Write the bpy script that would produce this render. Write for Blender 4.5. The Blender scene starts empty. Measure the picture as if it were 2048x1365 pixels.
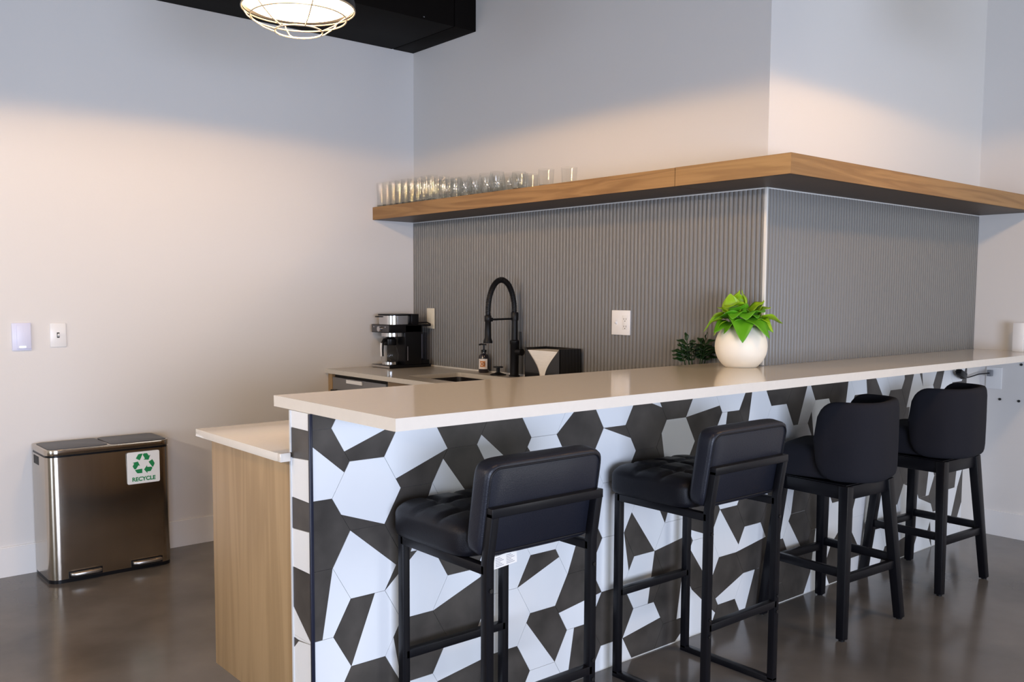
import bpy, bmesh, math, random
from mathutils import Vector, Matrix
random.seed(7)
SC = bpy.context.scene
COL = SC.collection
PI = math.pi

# ------------------------------------------------------------------ camera
F, PITCH, YAW, ROLL, CAMH = 1822.42, 0.0775, 0.8747, 0.0039, 1.3645
PX, PY = -27.42, 47.68
fw = Vector((math.cos(YAW)*math.cos(PITCH), math.sin(YAW)*math.cos(PITCH), -math.sin(PITCH)))
rt = Vector((math.sin(YAW), -math.cos(YAW), 0)); up = rt.cross(fw)
R2 = rt*math.cos(ROLL) + up*math.sin(ROLL); U2 = -rt*math.sin(ROLL) + up*math.cos(ROLL)
cam = bpy.data.cameras.new('camera'); co = bpy.data.objects.new('camera', cam); COL.objects.link(co)
co.matrix_world = Matrix(((R2.x, U2.x, -fw.x, 0), (R2.y, U2.y, -fw.y, 0), (R2.z, U2.z, -fw.z, CAMH), (0, 0, 0, 1)))
cam.sensor_width = 36; cam.lens = F/2048*36; cam.shift_x = -PX/2048; cam.shift_y = PY/2048
cam.clip_start = .05
cam.dof.use_dof = False
SC.camera = co

# ------------------------------------------------------------------ world, daylight, exposure
W = bpy.data.worlds.new('world'); SC.world = W; W.use_nodes = True
W.node_tree.nodes['Background'].inputs[0].default_value = (1, 0.97, 0.88, 1)
W.node_tree.nodes['Background'].inputs[1].default_value = 0.52
def area(name, loc, target, sx, sy, power, col, spread=180):
    L = bpy.data.lights.new(name, 'AREA'); L.shape = 'RECTANGLE'; L.size = sx; L.size_y = sy
    L.energy = power; L.color = col; L.spread = math.radians(spread)
    o = bpy.data.objects.new(name, L); COL.objects.link(o); o.location = loc
    d = Vector(target)-Vector(loc); o.rotation_euler = d.to_track_quat('-Z', 'Y').to_euler()
    return o
area('window_daylight', (-.5, -3.6, .95), (-.4, 2, .8), 3.4, 1.6, 390, (.67, .765, .99))
area('far_fill_light', (4.55, -3.1, 1.9), (4.2, 2, 1.9), 1.4, 2.4, 62, (.93, .97, 1))  # unseen panel added to brighten the wall behind the bar and the tiles
area('side_window_daylight', (-5.0, .2, .85), (2, .6, .8), 2.4, 1.5, 95, (.70, .82, 1))
SC.view_settings.view_transform = 'Standard'; SC.view_settings.look = 'None'
SC.view_settings.gamma = 1; SC.view_settings.use_curve_mapping = False
SC.view_settings.exposure = 0.03
SC.cycles.transparent_max_bounces = 64; SC.cycles.caustics_reflective = False; SC.cycles.caustics_refractive = False

# ------------------------------------------------------------------ materials
def srgb(c):
    return tuple(((v/255)/12.92 if v/255 <= .04045 else ((v/255+.055)/1.055)**2.4) for v in c)+(1,)
def mat(name, col, rough=.5, metal=0, spec=.5, noise=0, nscale=8, bump=0, bscale=60, stretch=(1, 1, 1), coat=0, emis=None, es=0, trans=0, ior=1.45, rvar=0):
    m = bpy.data.materials.new(name); m.use_nodes = True; nt = m.node_tree; N = nt.nodes; Lk = nt.links
    b = N['Principled BSDF']
    b.inputs['Base Color'].default_value = col; b.inputs['Roughness'].default_value = rough
    b.inputs['Metallic'].default_value = metal; b.inputs['Specular IOR Level'].default_value = spec
    b.inputs['Coat Weight'].default_value = coat; b.inputs['IOR'].default_value = ior
    b.inputs['Transmission Weight'].default_value = trans
    if emis: b.inputs['Emission Color'].default_value = emis; b.inputs['Emission Strength'].default_value = es
    tc = N.new('ShaderNodeTexCoord'); mp = N.new('ShaderNodeMapping'); Lk.new(tc.outputs['Object'], mp.inputs[0])
    mp.inputs['Scale'].default_value = stretch
    nz = N.new('ShaderNodeTexNoise'); nz.inputs['Scale'].default_value = nscale; nz.inputs['Detail'].default_value = 6
    Lk.new(mp.outputs[0], nz.inputs['Vector'])
    mx = N.new('ShaderNodeMix'); mx.data_type = 'RGBA'
    mx.inputs['A'].default_value = tuple(c*(1-noise) for c in col[:3])+(1,)
    mx.inputs['B'].default_value = tuple(min(1, c*(1+noise)) for c in col[:3])+(1,)
    Lk.new(nz.outputs['Fac'], mx.inputs['Factor']); Lk.new(mx.outputs['Result'], b.inputs['Base Color'])
    if rvar:
        mr = N.new('ShaderNodeMapRange'); mr.inputs['To Min'].default_value = rough-rvar; mr.inputs['To Max'].default_value = rough+rvar
        Lk.new(nz.outputs['Fac'], mr.inputs['Value']); Lk.new(mr.outputs[0], b.inputs['Roughness'])
    if bump:
        n2 = N.new('ShaderNodeTexNoise'); n2.inputs['Scale'].default_value = bscale; n2.inputs['Detail'].default_value = 4
        Lk.new(mp.outputs[0], n2.inputs['Vector'])
        bp = N.new('ShaderNodeBump'); bp.inputs['Strength'].default_value = bump; bp.inputs['Distance'].default_value = .01
        Lk.new(n2.outputs['Fac'], bp.inputs['Height']); Lk.new(bp.outputs[0], b.inputs['Normal'])
    return m
def wood(name, c1, c2, axis, scale=1.0, rough=.45):
    m = bpy.data.materials.new(name); m.use_nodes = True; N = m.node_tree.nodes; Lk = m.node_tree.links; b = N['Principled BSDF']
    tc = N.new('ShaderNodeTexCoord'); mp = N.new('ShaderNodeMapping'); Lk.new(tc.outputs['Object'], mp.inputs[0])
    s = [9*scale]*3; s[axis] = .7*scale; mp.inputs['Scale'].default_value = s
    n1 = N.new('ShaderNodeTexNoise'); n1.inputs['Scale'].default_value = 1.4; n1.inputs['Detail'].default_value = 5; n1.inputs['Distortion'].default_value = 1.1
    Lk.new(mp.outputs[0], n1.inputs['Vector'])
    mp2 = N.new('ShaderNodeMapping'); Lk.new(tc.outputs['Object'], mp2.inputs[0]); s2 = [90*scale]*3; s2[axis] = 3*scale; mp2.inputs['Scale'].default_value = s2
    n2 = N.new('ShaderNodeTexNoise'); n2.inputs['Scale'].default_value = 1; n2.inputs['Detail'].default_value = 3; Lk.new(mp2.outputs[0], n2.inputs['Vector'])
    wv = N.new('ShaderNodeMath'); wv.operation = 'MULTIPLY'; wv.inputs[1].default_value = 26; Lk.new(n1.outputs['Fac'], wv.inputs[0])
    sn = N.new('ShaderNodeMath'); sn.operation = 'SINE'; Lk.new(wv.outputs[0], sn.inputs[0])
    mr = N.new('ShaderNodeMapRange'); mr.inputs['From Min'].default_value = -1; mr.inputs['To Min'].default_value = 0; mr.inputs['To Max'].default_value = .65
    Lk.new(sn.outputs[0], mr.inputs['Value'])
    ad = N.new('ShaderNodeMath'); ad.operation = 'MULTIPLY_ADD'; ad.inputs[1].default_value = .6; Lk.new(n2.outputs['Fac'], ad.inputs[0]); Lk.new(mr.outputs[0], ad.inputs[2])
    mx = N.new('ShaderNodeMix'); mx.data_type = 'RGBA'; mx.inputs['A'].default_value = c1; mx.inputs['B'].default_value = c2
    Lk.new(ad.outputs[0], mx.inputs['Factor']); Lk.new(mx.outputs['Result'], b.inputs['Base Color'])
    b.inputs['Roughness'].default_value = rough
    bp = N.new('ShaderNodeBump'); bp.inputs['Strength'].default_value = .08; bp.inputs['Distance'].default_value = .003
    Lk.new(n2.outputs['Fac'], bp.inputs['Height']); Lk.new(bp.outputs[0], b.inputs['Normal'])
    return m
def thin_glass(name, tint=(1, 1, 1, 1), rough=.012):
    m = bpy.data.materials.new(name); m.use_nodes = True; N = m.node_tree.nodes; Lk = m.node_tree.links
    N.remove(N['Principled BSDF']); out = N['Material Output']
    t = N.new('ShaderNodeBsdfTransparent'); t.inputs[0].default_value = tint
    g = N.new('ShaderNodeBsdfGlossy'); g.inputs['Roughness'].default_value = rough
    fr = N.new('ShaderNodeLayerWeight'); fr.inputs['Blend'].default_value = .5
    pw = N.new('ShaderNodeMath'); pw.operation = 'POWER'; pw.inputs[1].default_value = 4; Lk.new(fr.outputs['Facing'], pw.inputs[0])
    ml = N.new('ShaderNodeMath'); ml.operation = 'MULTIPLY_ADD'; ml.inputs[1].default_value = .34; ml.inputs[2].default_value = .022; ml.use_clamp = True
    Lk.new(pw.outputs[0], ml.inputs[0])
    mx = N.new('ShaderNodeMixShader'); Lk.new(ml.outputs[0], mx.inputs[0]); Lk.new(t.outputs[0], mx.inputs[1]); Lk.new(g.outputs[0], mx.inputs[2])
    Lk.new(mx.outputs[0], out.inputs['Surface'])
    return m

paint = mat('wall_paint', (.70, .68, .66, 1), .75, noise=.015, nscale=1.2, bump=.04, bscale=180)
base_paint = mat('baseboard_paint', (.76, .75, .74, 1), .4)
black_duct = mat('black_duct_paint', (.006, .005, .0045, 1), .6, noise=.1, spec=.04)
ceil_m = mat('dark_ceiling', (.03, .03, .032, 1), .8)
floor_m = mat('polished_concrete', (.135, .124, .116, 1), .18, noise=.95, nscale=1.7, bump=.02, bscale=14, rvar=.07)
quartz = mat('quartz_top', (.70, .655, .59, 1), .11, noise=.03, nscale=60)
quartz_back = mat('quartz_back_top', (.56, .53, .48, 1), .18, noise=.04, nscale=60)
oak_end = wood('oak_panel', srgb((174, 146, 108)), srgb((153, 126, 90)), 2, .55)
oak_y = wood('oak_shelf_y', srgb((158, 122, 76)), srgb((128, 94, 54)), 1, .9)
oak_x = wood('oak_shelf_x', srgb((158, 122, 76)), srgb((128, 94, 54)), 0, .9)
tile_w = mat('white_tile', (.80, .82, .84, 1), .28, noise=.03, nscale=5)
tile_d = mat('charcoal_tile', (.060, .053, .047, 1), .34, noise=.85, nscale=9)
grout = mat('tile_grout', (.16, .15, .145, 1), .8)
black_metal = mat('black_metal', (.005, .005, .007, 1), .35, metal=0, spec=.28)
black_trim = mat('black_trim', (.012, .014, .03, 1), .3)
leather = mat('black_leatherette', (.007, .007, .010, 1), .42, bump=.12, bscale=350, spec=.25)
leather_back = mat('black_leatherette_back', (.012, .013, .020, 1), .36, bump=.1, bscale=260, spec=.36)
fabric = mat('black_fabric', (.012, .012, .017, 1), .85, bump=.25, bscale=900, spec=.25)
black_wood = mat('black_wood', (.004, .004, .006, 1), .36, spec=.28, noise=.2, nscale=14, stretch=(1, 1, .2))
rib_m = mat('fluted_panel', (.160, .156, .150, 1), .33, noise=.05, nscale=3)
white_trim = mat('pale_trim', (.66, .66, .64, 1), .4)
plast_w = mat('white_plastic', (.78, .78, .78, 1), .28)
plast_lav = mat('pale_lavender_plastic', (.66, .68, .84, 1), .35)
led_m = mat('indicator_light', (1, 1, 1, 1), emis=(.8, .85, 1, 1), es=3)
ivory = mat('ivory_plastic', (.74, .69, .56, 1), .35)
dark_hole = mat('dark_slot', (.02, .02, .02, 1), .6)
steel = mat('brushed_steel', (.50, .44, .37, 1), .17, metal=1, stretch=(1, 1, .04), noise=.08, nscale=40)
chrome = mat('bright_chrome', (.72, .72, .74, 1), .12, metal=1)
pedal_m = mat('pedal_steel', (.45, .43, .40, 1), .38, metal=1)
lid_m = mat('grey_lid_plastic', (.06, .062, .068, 1), .42, bump=.05, bscale=300)
black_pl = mat('black_plastic', (.006, .006, .007, 1), .3, spec=.25)
gloss_black = mat('gloss_black', (.008, .008, .009, 1), .12, coat=.4)
matte_black = mat('matte_black', (.006, .006, .007, 1), .4, spec=.25)
dark_amber = mat('dark_bottle', (.012, .010, .016, 1), .12, coat=.5)
paper = mat('paper', (.80, .78, .74, 1), .85)
label_orange = mat('orange_print', (.52, .20, .06, 1), .7)
green_ink = mat('green_ink', srgb((22, 128, 72)), .5)
pot_m = mat('ceramic_pot', (.80, .76, .67, 1), .5, noise=.05, nscale=7, bump=.03, bscale=40)
soil = mat('soil', (.05, .035, .025, 1), .95, bump=.4, bscale=60)
leaf_a = mat('leaf_lime', srgb((136, 176, 26)), .42, noise=.25, nscale=12)
leaf_b = mat('leaf_green', srgb((84, 150, 24)), .42, noise=.2, nscale=12)
leaf_c = mat('leaf_dark', srgb((22, 50, 20)), .35, noise=.2, nscale=20)
glass_m = thin_glass('clear_glass', (.97, .975, .975, 1))
glass_base = thin_glass('glass_base', (.72, .74, .74, 1), .05)
smoke_glass = thin_glass('smoky_tank', (.74, .74, .78, 1), .04)
appl_m = mat('appliance_grey', (.20, .20, .21, 1), .35, metal=.3)
sink_m = mat('sink_steel', (.22, .21, .22, 1), .25, metal=1)
brown_m = mat('cabinet_brown', srgb((128, 106, 82)), .5)
lamp_in = mat('opal_diffuser', (1, .95, .85, 1), .5, emis=(1, .66, .36, 1), es=17)
brass = mat('warm_wire', (.60, .50, .36, 1), .35, metal=.6)
for m_ in (leaf_a, leaf_b): m_.node_tree.nodes['Principled BSDF'].inputs['Subsurface Weight'].default_value = 0

# ------------------------------------------------------------------ helpers
class MB:
    def __init__(s): s.v = []; s.f = []; s.m = []
    def add(s, vs, fs, mi=0):
        o = len(s.v); s.v += [tuple(p) for p in vs]; s.f += [tuple(i+o for i in q) for q in fs]; s.m += [mi]*len(fs); return s
    def box(s, a, b, mi=0):
        x0, y0, z0 = a; x1, y1, z1 = b
        return s.add([(x0, y0, z0), (x1, y0, z0), (x1, y1, z0), (x0, y1, z0), (x0, y0, z1), (x1, y0, z1), (x1, y1, z1), (x0, y1, z1)],
                     [(0, 3, 2, 1), (4, 5, 6, 7), (0, 1, 5, 4), (1, 2, 6, 5), (2, 3, 7, 6), (3, 0, 4, 7)], mi)
    def beam(s, p, q, w, d, upv=(0, 0, 1), mi=0, w2=None, d2=None):
        p = Vector(p); q = Vector(q); ax = (q-p).normalized(); u = Vector(upv)
        if abs(ax.dot(u)) > .95: u = Vector((0, 1, 0))
        sx = ax.cross(u).normalized(); sy = sx.cross(ax).normalized()
        w2 = w2 or w; d2 = d2 or d; vs = []
        for c, ww, dd in ((p, w, d), (q, w2, d2)):
            for i, j in ((-1, -1), (1, -1), (1, 1), (-1, 1)): vs.append(c+sx*i*ww/2+sy*j*dd/2)
        return s.add(vs, [(0, 1, 2, 3), (7, 6, 5, 4), (0, 4, 5, 1), (1, 5, 6, 2), (2, 6, 7, 3), (3, 7, 4, 0)], mi)
    def tube(s, pts, r, n=10, mi=0, closed=False):
        pts = [Vector(p) for p in pts]; L = len(pts); rr = r if isinstance(r, (list, tuple)) else [r]*L
        vs = []; prev = None
        for i, p in enumerate(pts):
            a = pts[(i-1) % L] if (i > 0 or closed) else p; b = pts[(i+1) % L] if (i < L-1 or closed) else p
            t = (b-a).normalized()
            if prev is None:
                u = Vector((0, 0, 1)) if abs(t.z) < .9 else Vector((1, 0, 0))
                sx = t.cross(u).normalized()
            else:
                sx = (prev-t*prev.dot(t)).normalized()
            prev = sx; sy = t.cross(sx)
            for k in range(n):
                an = 2*PI*k/n; vs.append(p+sx*math.cos(an)*rr[i]+sy*math.sin(an)*rr[i])
        fs = []
        for i in range(L if closed else L-1):
            j = (i+1) % L
            for k in range(n): fs.append((i*n+k, i*n+(k+1) % n, j*n+(k+1) % n, j*n+k))
        if not closed: fs += [tuple(range(n-1, -1, -1)), tuple((L-1)*n+k for k in range(n))]
        return s.add(vs, fs, mi)
    def lathe(s, prof, c=(0, 0, 0), n=32, mi=0, cap=True):
        vs = []; fs = []
        for r, z in prof:
            for k in range(n): an = 2*PI*k/n; vs.append((c[0]+r*math.cos(an), c[1]+r*math.sin(an), c[2]+z))
        for i in range(len(prof)-1):
            for k in range(n): fs.append((i*n+k, i*n+(k+1) % n, (i+1)*n+(k+1) % n, (i+1)*n+k))
        if cap: fs += [tuple(range(n-1, -1, -1)), tuple((len(prof)-1)*n+k for k in range(n))]
        return s.add(vs, fs, mi)
    def prism(s, poly, fn, h0, h1, mi=0):
        n = len(poly); vs = [fn(a, b, h0) for a, b in poly]+[fn(a, b, h1) for a, b in poly]
        fs = [tuple(range(n-1, -1, -1)), tuple(range(n, 2*n))]+[(i, (i+1) % n, n+(i+1) % n, n+i) for i in range(n)]
        return s.add(vs, fs, mi)
    def build(s, name, mats, parent=None, bevel=0, seg=2, smooth=True, ang=38, loc=None, rz=0):
        me = bpy.data.meshes.new(name); me.from_pydata(s.v, [], s.f)
        if not isinstance(mats, (list, tuple)): mats = [mats]
        for m in mats: me.materials.append(m)
        for p, mi in zip(me.polygons, s.m): p.material_index = mi; p.use_smooth = smooth
        bm = bmesh.new(); bm.from_mesh(me); bmesh.ops.recalc_face_normals(bm, faces=bm.faces)
        if bevel:
            es = [e for e in bm.edges if len(e.link_faces) == 2 and e.calc_face_angle(0) > math.radians(40)]
            bmesh.ops.bevel(bm, geom=es, offset=bevel, segments=seg, affect='EDGES', profile=.5, clamp_overlap=True)
            for f in bm.faces: f.smooth = smooth
        bm.to_mesh(me); bm.free()
        if smooth: me.set_sharp_from_angle(angle=math.radians(ang))
        o = bpy.data.objects.new(name, me); COL.objects.link(o)
        if parent: o.parent = parent
        if loc: o.location = loc
        o.rotation_euler.z = rz
        return o
def tag(o, label, cat, group=None):
    o['label'] = label; o['category'] = cat
    if group: o['group'] = group
    return o
def thing(name, label, cat, loc=(0, 0, 0), rz=0, group=None):
    o = bpy.data.objects.new(name, None); COL.objects.link(o); o.location = loc; o.rotation_euler.z = rz
    o.empty_display_size = .1
    return tag(o, label, cat, group)
def struct(o, label=None):
    o['kind'] = 'structure'
    if label: o['label'] = label
    return o
def dup(root, loc, rz=0, label=None, group=None):
    r = root.copy(); COL.objects.link(r); r.location = loc; r.rotation_euler.z = rz
    if label: r['label'] = label
    if group: r['group'] = group
    for ch in list(root.children):
        c = ch.copy(); COL.objects.link(c); c.parent = r
        for g in list(ch.children):
            d = g.copy(); COL.objects.link(d); d.parent = c
    return r
def rrect(cx, cy, w, d, r, n=6):
    out = []
    for (sx, sy, a0) in ((1, 1, 0), (-1, 1, 90), (-1, -1, 180), (1, -1, 270)):
        for k in range(n+1):
            a = math.radians(a0+90*k/n); out.append((cx+sx*(w/2-r)+r*math.cos(a), cy+sy*(d/2-r)+r*math.sin(a)))
    return out
XY = lambda a, b, h: (a, b, h)
XZ = lambda a, b, h: (a, h, b)
YZ = lambda a, b, h: (h, a, b)
def text(name, s, size, m, parent, mw, bold=.0, ext=.0004):
    cu = bpy.data.curves.new(name, 'FONT'); cu.body = s; cu.size = size; cu.offset = bold; cu.extrude = ext; cu.align_x = 'CENTER'; cu.align_y = 'CENTER'
    tmp = bpy.data.objects.new('tmp', cu); COL.objects.link(tmp)
    dg = bpy.context.evaluated_depsgraph_get(); me = bpy.data.meshes.new_from_object(tmp.evaluated_get(dg))
    bpy.data.objects.remove(tmp); bpy.data.curves.remove(cu)
    me.transform(mw); me.materials.clear(); me.materials.append(m); me.name = name
    o = bpy.data.objects.new(name, me); COL.objects.link(o); o.parent = parent
    return o

# ------------------------------------------------------------------ structure
YA, XB, YC, XD, XE = 4.809, 3.318, 2.2311, 5.36, 5.48
YF, ZB, ZT = 2.2296, 1.0352, 1.067
Y1, Y2, X0 = 1.8117, 2.454, 1.1953
XW = 1.1923
CEIL = 3.7
struct(MB().box((-6, -6, -.1), (6.2, 5.0, 0)).build('floor', floor_m, smooth=False))
struct(MB().box((-6, -6, CEIL), (6.2, 5.0, CEIL+.1)).build('ceiling', ceil_m, smooth=False))
struct(MB().box((1.7, -6.12, 0), (6.2, -6, CEIL)).build('wall_rear', mat('rear_paint', (.25, .23, .21, 1), .7), smooth=False))
struct(MB().box((-6, YA, 0), (XB+.12, YA+.12, CEIL)).build('wall_left', paint, smooth=False))
struct(MB().box((XB, YC+.12, 0), (XB+.12, YA, CEIL)).build('wall_back', paint, smooth=False))
struct(MB().box((XB, YC, 0), (XE+.12, YC+.12, CEIL)).build('wall_center', paint, smooth=False))
struct(MB().box((XD, -3.2, ZT), (XE+.12, YC, CEIL)).box((XE, -3.2, 0), (XE+.12, YC, ZT)).build('wall_right', paint, smooth=False))
BB = .144
struct(MB().box((-6, YA-.014, 0), (2.72, YA, BB-.004)).box((-6, YA-.009, BB-.004), (2.72, YA, BB)).build('baseboard_left', base_paint, smooth=False))
struct(MB().box((XE-.014, -3.2, 0), (XE, YC, BB-.004)).box((XE-.009, -3.2, BB-.004), (XE, YC, BB)).build('baseboard_right', base_paint, smooth=False))

# black boxed duct along the top of the left wall
d = thing('ceiling_duct', 'long black boxed duct running along the top of the left wall', 'duct', (0, 4.18, 2.8586))
MB().box((-3, 0, 0), (XB-.157, YA-4.18, .55)).build('duct_body', black_duct, d, bevel=.003)
MB().box((XB-.151, 0, 0), (XB, YA-4.18, .55)).build('end_collar', black_duct, d, bevel=.004)
for x in (2.95, 2.2): MB().lathe([(.006, -.002), (.006, .003)], (x, -.003, .01), 8).build('screw', chrome, d)

# ------------------------------------------------------------------ fluted backsplash
def fluted(L, z0, z1, fn, pitch=.0235, amp=.006, t0=.003):
    mb = MB(); n = int(round(L/pitch)); K = 8; row = []
    for i in range(n*K+1):
        a = i/(n*K)*L; ph = (i % K)/K
        h = t0+amp*abs(math.sin(PI*ph)) ** .75
        row.append((a, h))
    vs = []; fs = []
    for a, h in row: vs += [fn(a, h, z0), fn(a, h, z1), fn(a, 0, z1), fn(a, 0, z0)]
    for i in range(len(row)-1):
        b = i*4; c = b+4
        fs += [(b, c, c+1, b+1), (b+1, c+1, c+2, b+2), (b+3, b, c, c+3)]
    return mb.add(vs, fs)
ZS = 1.8141
s1 = thing('backsplash', 'fluted grey backsplash panel behind the sink and faucet under the shelf', 'backsplash', (XB, YC, .9172))
fluted(YA-YC-.001, .0005, ZS-.9172-.007, lambda a, h, z: (-h-.0005, a, z)).build('fluted_sheet', rib_m, s1, ang=60)
MB().box((-.010, -.009, 0.152), (0, .004, ZS-.9172-.0015)).build('corner_trim', white_trim, s1, bevel=.001)
MB().box((-.007, .004, ZS-.9172-.007), (0, YA-YC-.002, ZS-.9172-.0015)).build('top_trim', white_trim, s1)
MB().box((-.012, .224, 0), (-.0005, YA-YC-.002, .007)).build('sealant_bead', white_trim, s1)
s2 = thing('backsplash', 'fluted grey backsplash panel behind the long bar top, right of the corner', 'backsplash', (XB, YC, ZT))
fluted(XD-XB-.001, .0005, ZS-ZT-.007, lambda a, h, z: (a, -h-.0005, z)).build('fluted_sheet', rib_m, s2, ang=60)
MB().box((.004, -.007, ZS-ZT-.007), (XD-XB-.001, 0, ZS-ZT-.0015)).build('top_trim', white_trim, s2)

# ------------------------------------------------------------------ floating shelf
S1, S2, DS = 1.8141, 1.8899, .3045
SEAM = 2.4686
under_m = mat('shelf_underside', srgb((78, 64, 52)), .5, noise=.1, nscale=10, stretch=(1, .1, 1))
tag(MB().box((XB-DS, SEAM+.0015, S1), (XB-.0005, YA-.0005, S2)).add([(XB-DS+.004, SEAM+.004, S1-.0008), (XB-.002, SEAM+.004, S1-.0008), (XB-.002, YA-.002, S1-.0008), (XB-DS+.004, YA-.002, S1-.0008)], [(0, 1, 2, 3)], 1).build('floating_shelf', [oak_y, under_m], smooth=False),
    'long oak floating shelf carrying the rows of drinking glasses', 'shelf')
corner = MB()
corner.prism([(XB-DS, SEAM-.0015), (XB-.0005, SEAM-.0015), (XB-.0005, YC-.0005), (XB-DS, YC-DS)], XY, S1, S2+.001, 0)
corner.prism([(XB-DS, YC-DS), (XB-.0005, YC-.0005), (XD-.0005, YC-.0005), (XD-.0005, YC-DS)], XY, S1, S2+.001, 1)
uz = S1-.0008
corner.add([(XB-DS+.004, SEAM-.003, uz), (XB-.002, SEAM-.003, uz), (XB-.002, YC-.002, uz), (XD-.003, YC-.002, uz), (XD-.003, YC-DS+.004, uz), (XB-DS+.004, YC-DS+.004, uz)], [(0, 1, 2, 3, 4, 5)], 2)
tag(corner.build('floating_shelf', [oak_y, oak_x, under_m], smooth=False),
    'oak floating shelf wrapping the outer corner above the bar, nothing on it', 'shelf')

# ------------------------------------------------------------------ bar wall, tiles, tops
bar = thing('bar_counter', 'raised bar counter base clad in black and white hexagon tiles', 'bar', (XW, YF, 0))
bx = MB().box((.008, .0085, 0), (XB-XW-.0005, .110, ZB-.0005))
bx.build('core', paint, bar, smooth=False)
MB().box((-.003, .1105, 0.9145), (XB-XW-.001, .119, ZB-.0005)).box((-.003, .1105, 0), (.015, .119, .9)).build('back_panel', mat('pale_panel', (.62, .64, .66, 1), .5), bar, smooth=False)

S3 = 3**.5
def hexv(i): return (math.cos(PI/3*i), math.sin(PI/3*i))
RH = .1154; KZ = .0998/(RH*S3/2)
def hpos(p, cx, cz, inset=.0007):
    i = int(math.floor(p)) % 6; t = p-math.floor(p)
    a = hexv(i); b = hexv((i+1) % 6); r = RH-inset
    return (cx+r*(a[0]*(1-t)+b[0]*t), cz+r*KZ*(a[1]*(1-t)+b[1]*t))
HX = {}
def setc(k, *codes):
    for j, c in enumerate(codes): HX[(k, j)] = c
w, dk = 'w', 'd'
# rows: even columns z=.9895,.79,.5905,.391,.1915,-.008 ; odd columns z=1.0895,.89,.6905,.491,.2915,.092
setc(-1, 'D', (2, 5.7, w), 'D', (1, 4.7, dk), 'W', 'W')
setc(0, (0, 3.7, w), (3.5, 5, dk), (2, 5.7, w), (1.3, 4, dk), 'D', 'W')
setc(1, 'D', (0, 3.7, w), (1, 4.3, dk), (1.5, 3, dk), (2.5, 4, w), 'W')
setc(2, 'D', (2.3, 5, w), 'D', (.7, 3, w), (0, 3.3, w), 'W')
setc(3, 'D', (2.7, 5, w), 'D', 'W', 'W', 'D')
setc(4, 'W', (2.3, 5, dk), (0, 3.7, dk), (.7, 3, dk), (2.3, 5, w), 'W')
setc(5, 'D', (1.5, 3, w), 'W', (1.3, 4, w), (0, 3.3, dk), (1.7, 4, w))
setc(6, 'W', (.5, 2, dk), 'W', (-.5, 1, dk), 'D', 'W')
setc(7, 'D', (.5, 2, w), 'D', (2.3, 5, dk), (1, 4.7, w), (.3, 3, w))
setc(8, 'D', (2.5, 4, dk), (1.3, 4, dk), (.3, 3, w), (1, 4.7, dk), (.6, 3.6, dk))
setc(9, 'W', (.3, 3, w), 'D', (3.5, 5, w), (2.3, 5, dk), (2, 5.7, w))
setc(10, 'W', (1.7, 4, w), 'W', (2, 5.3, w), (0, 3.7, dk), 'D')
setc(11, 'D', (1.7, 4, dk), 'W', (0, 2.3, w), (.3, 3, w), (1.3, 4, w))
setc(12, 'D', 'W', 'D', (1.7, 4, dk), 'D', 'D')
setc(13, 'W', (1, 4.3, dk), 'W', (1.7, 4, w), (2.3, 5, w), 'D')
setc(14, 'D', (2.5, 4, dk), 'D', (1, 4.7, dk), (1.7, 4, dk), 'W')
setc(15, 'D', (1, 4.7, dk), 'W', 'D', (.3, 4, w), 'D')
setc(16, (-1, 1.3, dk), 'D', 'D', (1.3, 4, dk), (2.3, 5, dk), 'W')
setc(17, 'W', (2, 5.3, dk), 'W', 'D', 'W', 'W')
setc(18, (-.5, 1, dk), 'D', 'W', 'D', 'W', 'D')
setc(19, 'D', (1.3, 4, dk), (1.7, 4, dk), 'D', (.5, 2, dk), (.3, 3, w))
setc(20, (2.5, 4, dk), 'W', 'D', (1, 4.7, dk), (.5, 2, dk), 'W')
setc(21, 'W', (1.3, 4, dk), 'W', 'D', 'D', (2.5, 4, dk))
setc(22, 'W', 'D', 'W', (1, 4.7, dk), (1, 4.3, w), 'W')
setc(23, 'D', 'D', 'W', 'W', 'D', 'W')
def clip(poly, ax, lim, keep_less):
    out = []
    for i in range(len(poly)):
        a = poly[i]; b = poly[(i+1) % len(poly)]
        ia = (a[ax] <= lim) == keep_less; ib = (b[ax] <= lim) == keep_less
        if ia: out.append(a)
        if ia != ib:
            t = (lim-a[ax])/(b[ax]-a[ax]); out.append((a[0]+(b[0]-a[0])*t, a[1]+(b[1]-a[1])*t))
    return out
tl = MB()
XT1 = 5.30
def addpoly(poly, mi):
    for ax, lim, kl in ((0, XW+.006-XW, False), (0, XT1-XW, True), (1, .004, False), (1, ZB-.001, True)):
        if len(poly) < 3: return
        poly = clip(poly, ax, lim, kl)
    if len(poly) >= 3: tl.prism(poly, XZ, .0, .0085, mi)
for (k, j), c in HX.items():
    cx = 1.373+.1731*k-XW; cz = (.9895 if k % 2 == 0 else 1.0895)-.1995*j
    full = [hpos(i, cx, cz) for i in range(6)]
    if c in ('W', 'D'): addpoly(full, 0 if c == 'W' else 1)
    else:
        a, b, colr = c
        def arc(a, b):
            pts = [hpos(a, cx, cz)]; i = math.floor(a)+1
            while i < b-1e-6: pts.append(hpos(i, cx, cz)); i += 1
            pts.append(hpos(b, cx, cz)); return pts
        q = 0 if colr == 'w' else 1
        addpoly(arc(a, b), q); addpoly(arc(b, a+6), 1-q)
tl.box((.006, .003, .0005), (XT1-XW, .0086, ZB-.001), 2)
tl.build('tile_face', [tile_w, tile_d, grout], bar, smooth=False)
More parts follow.
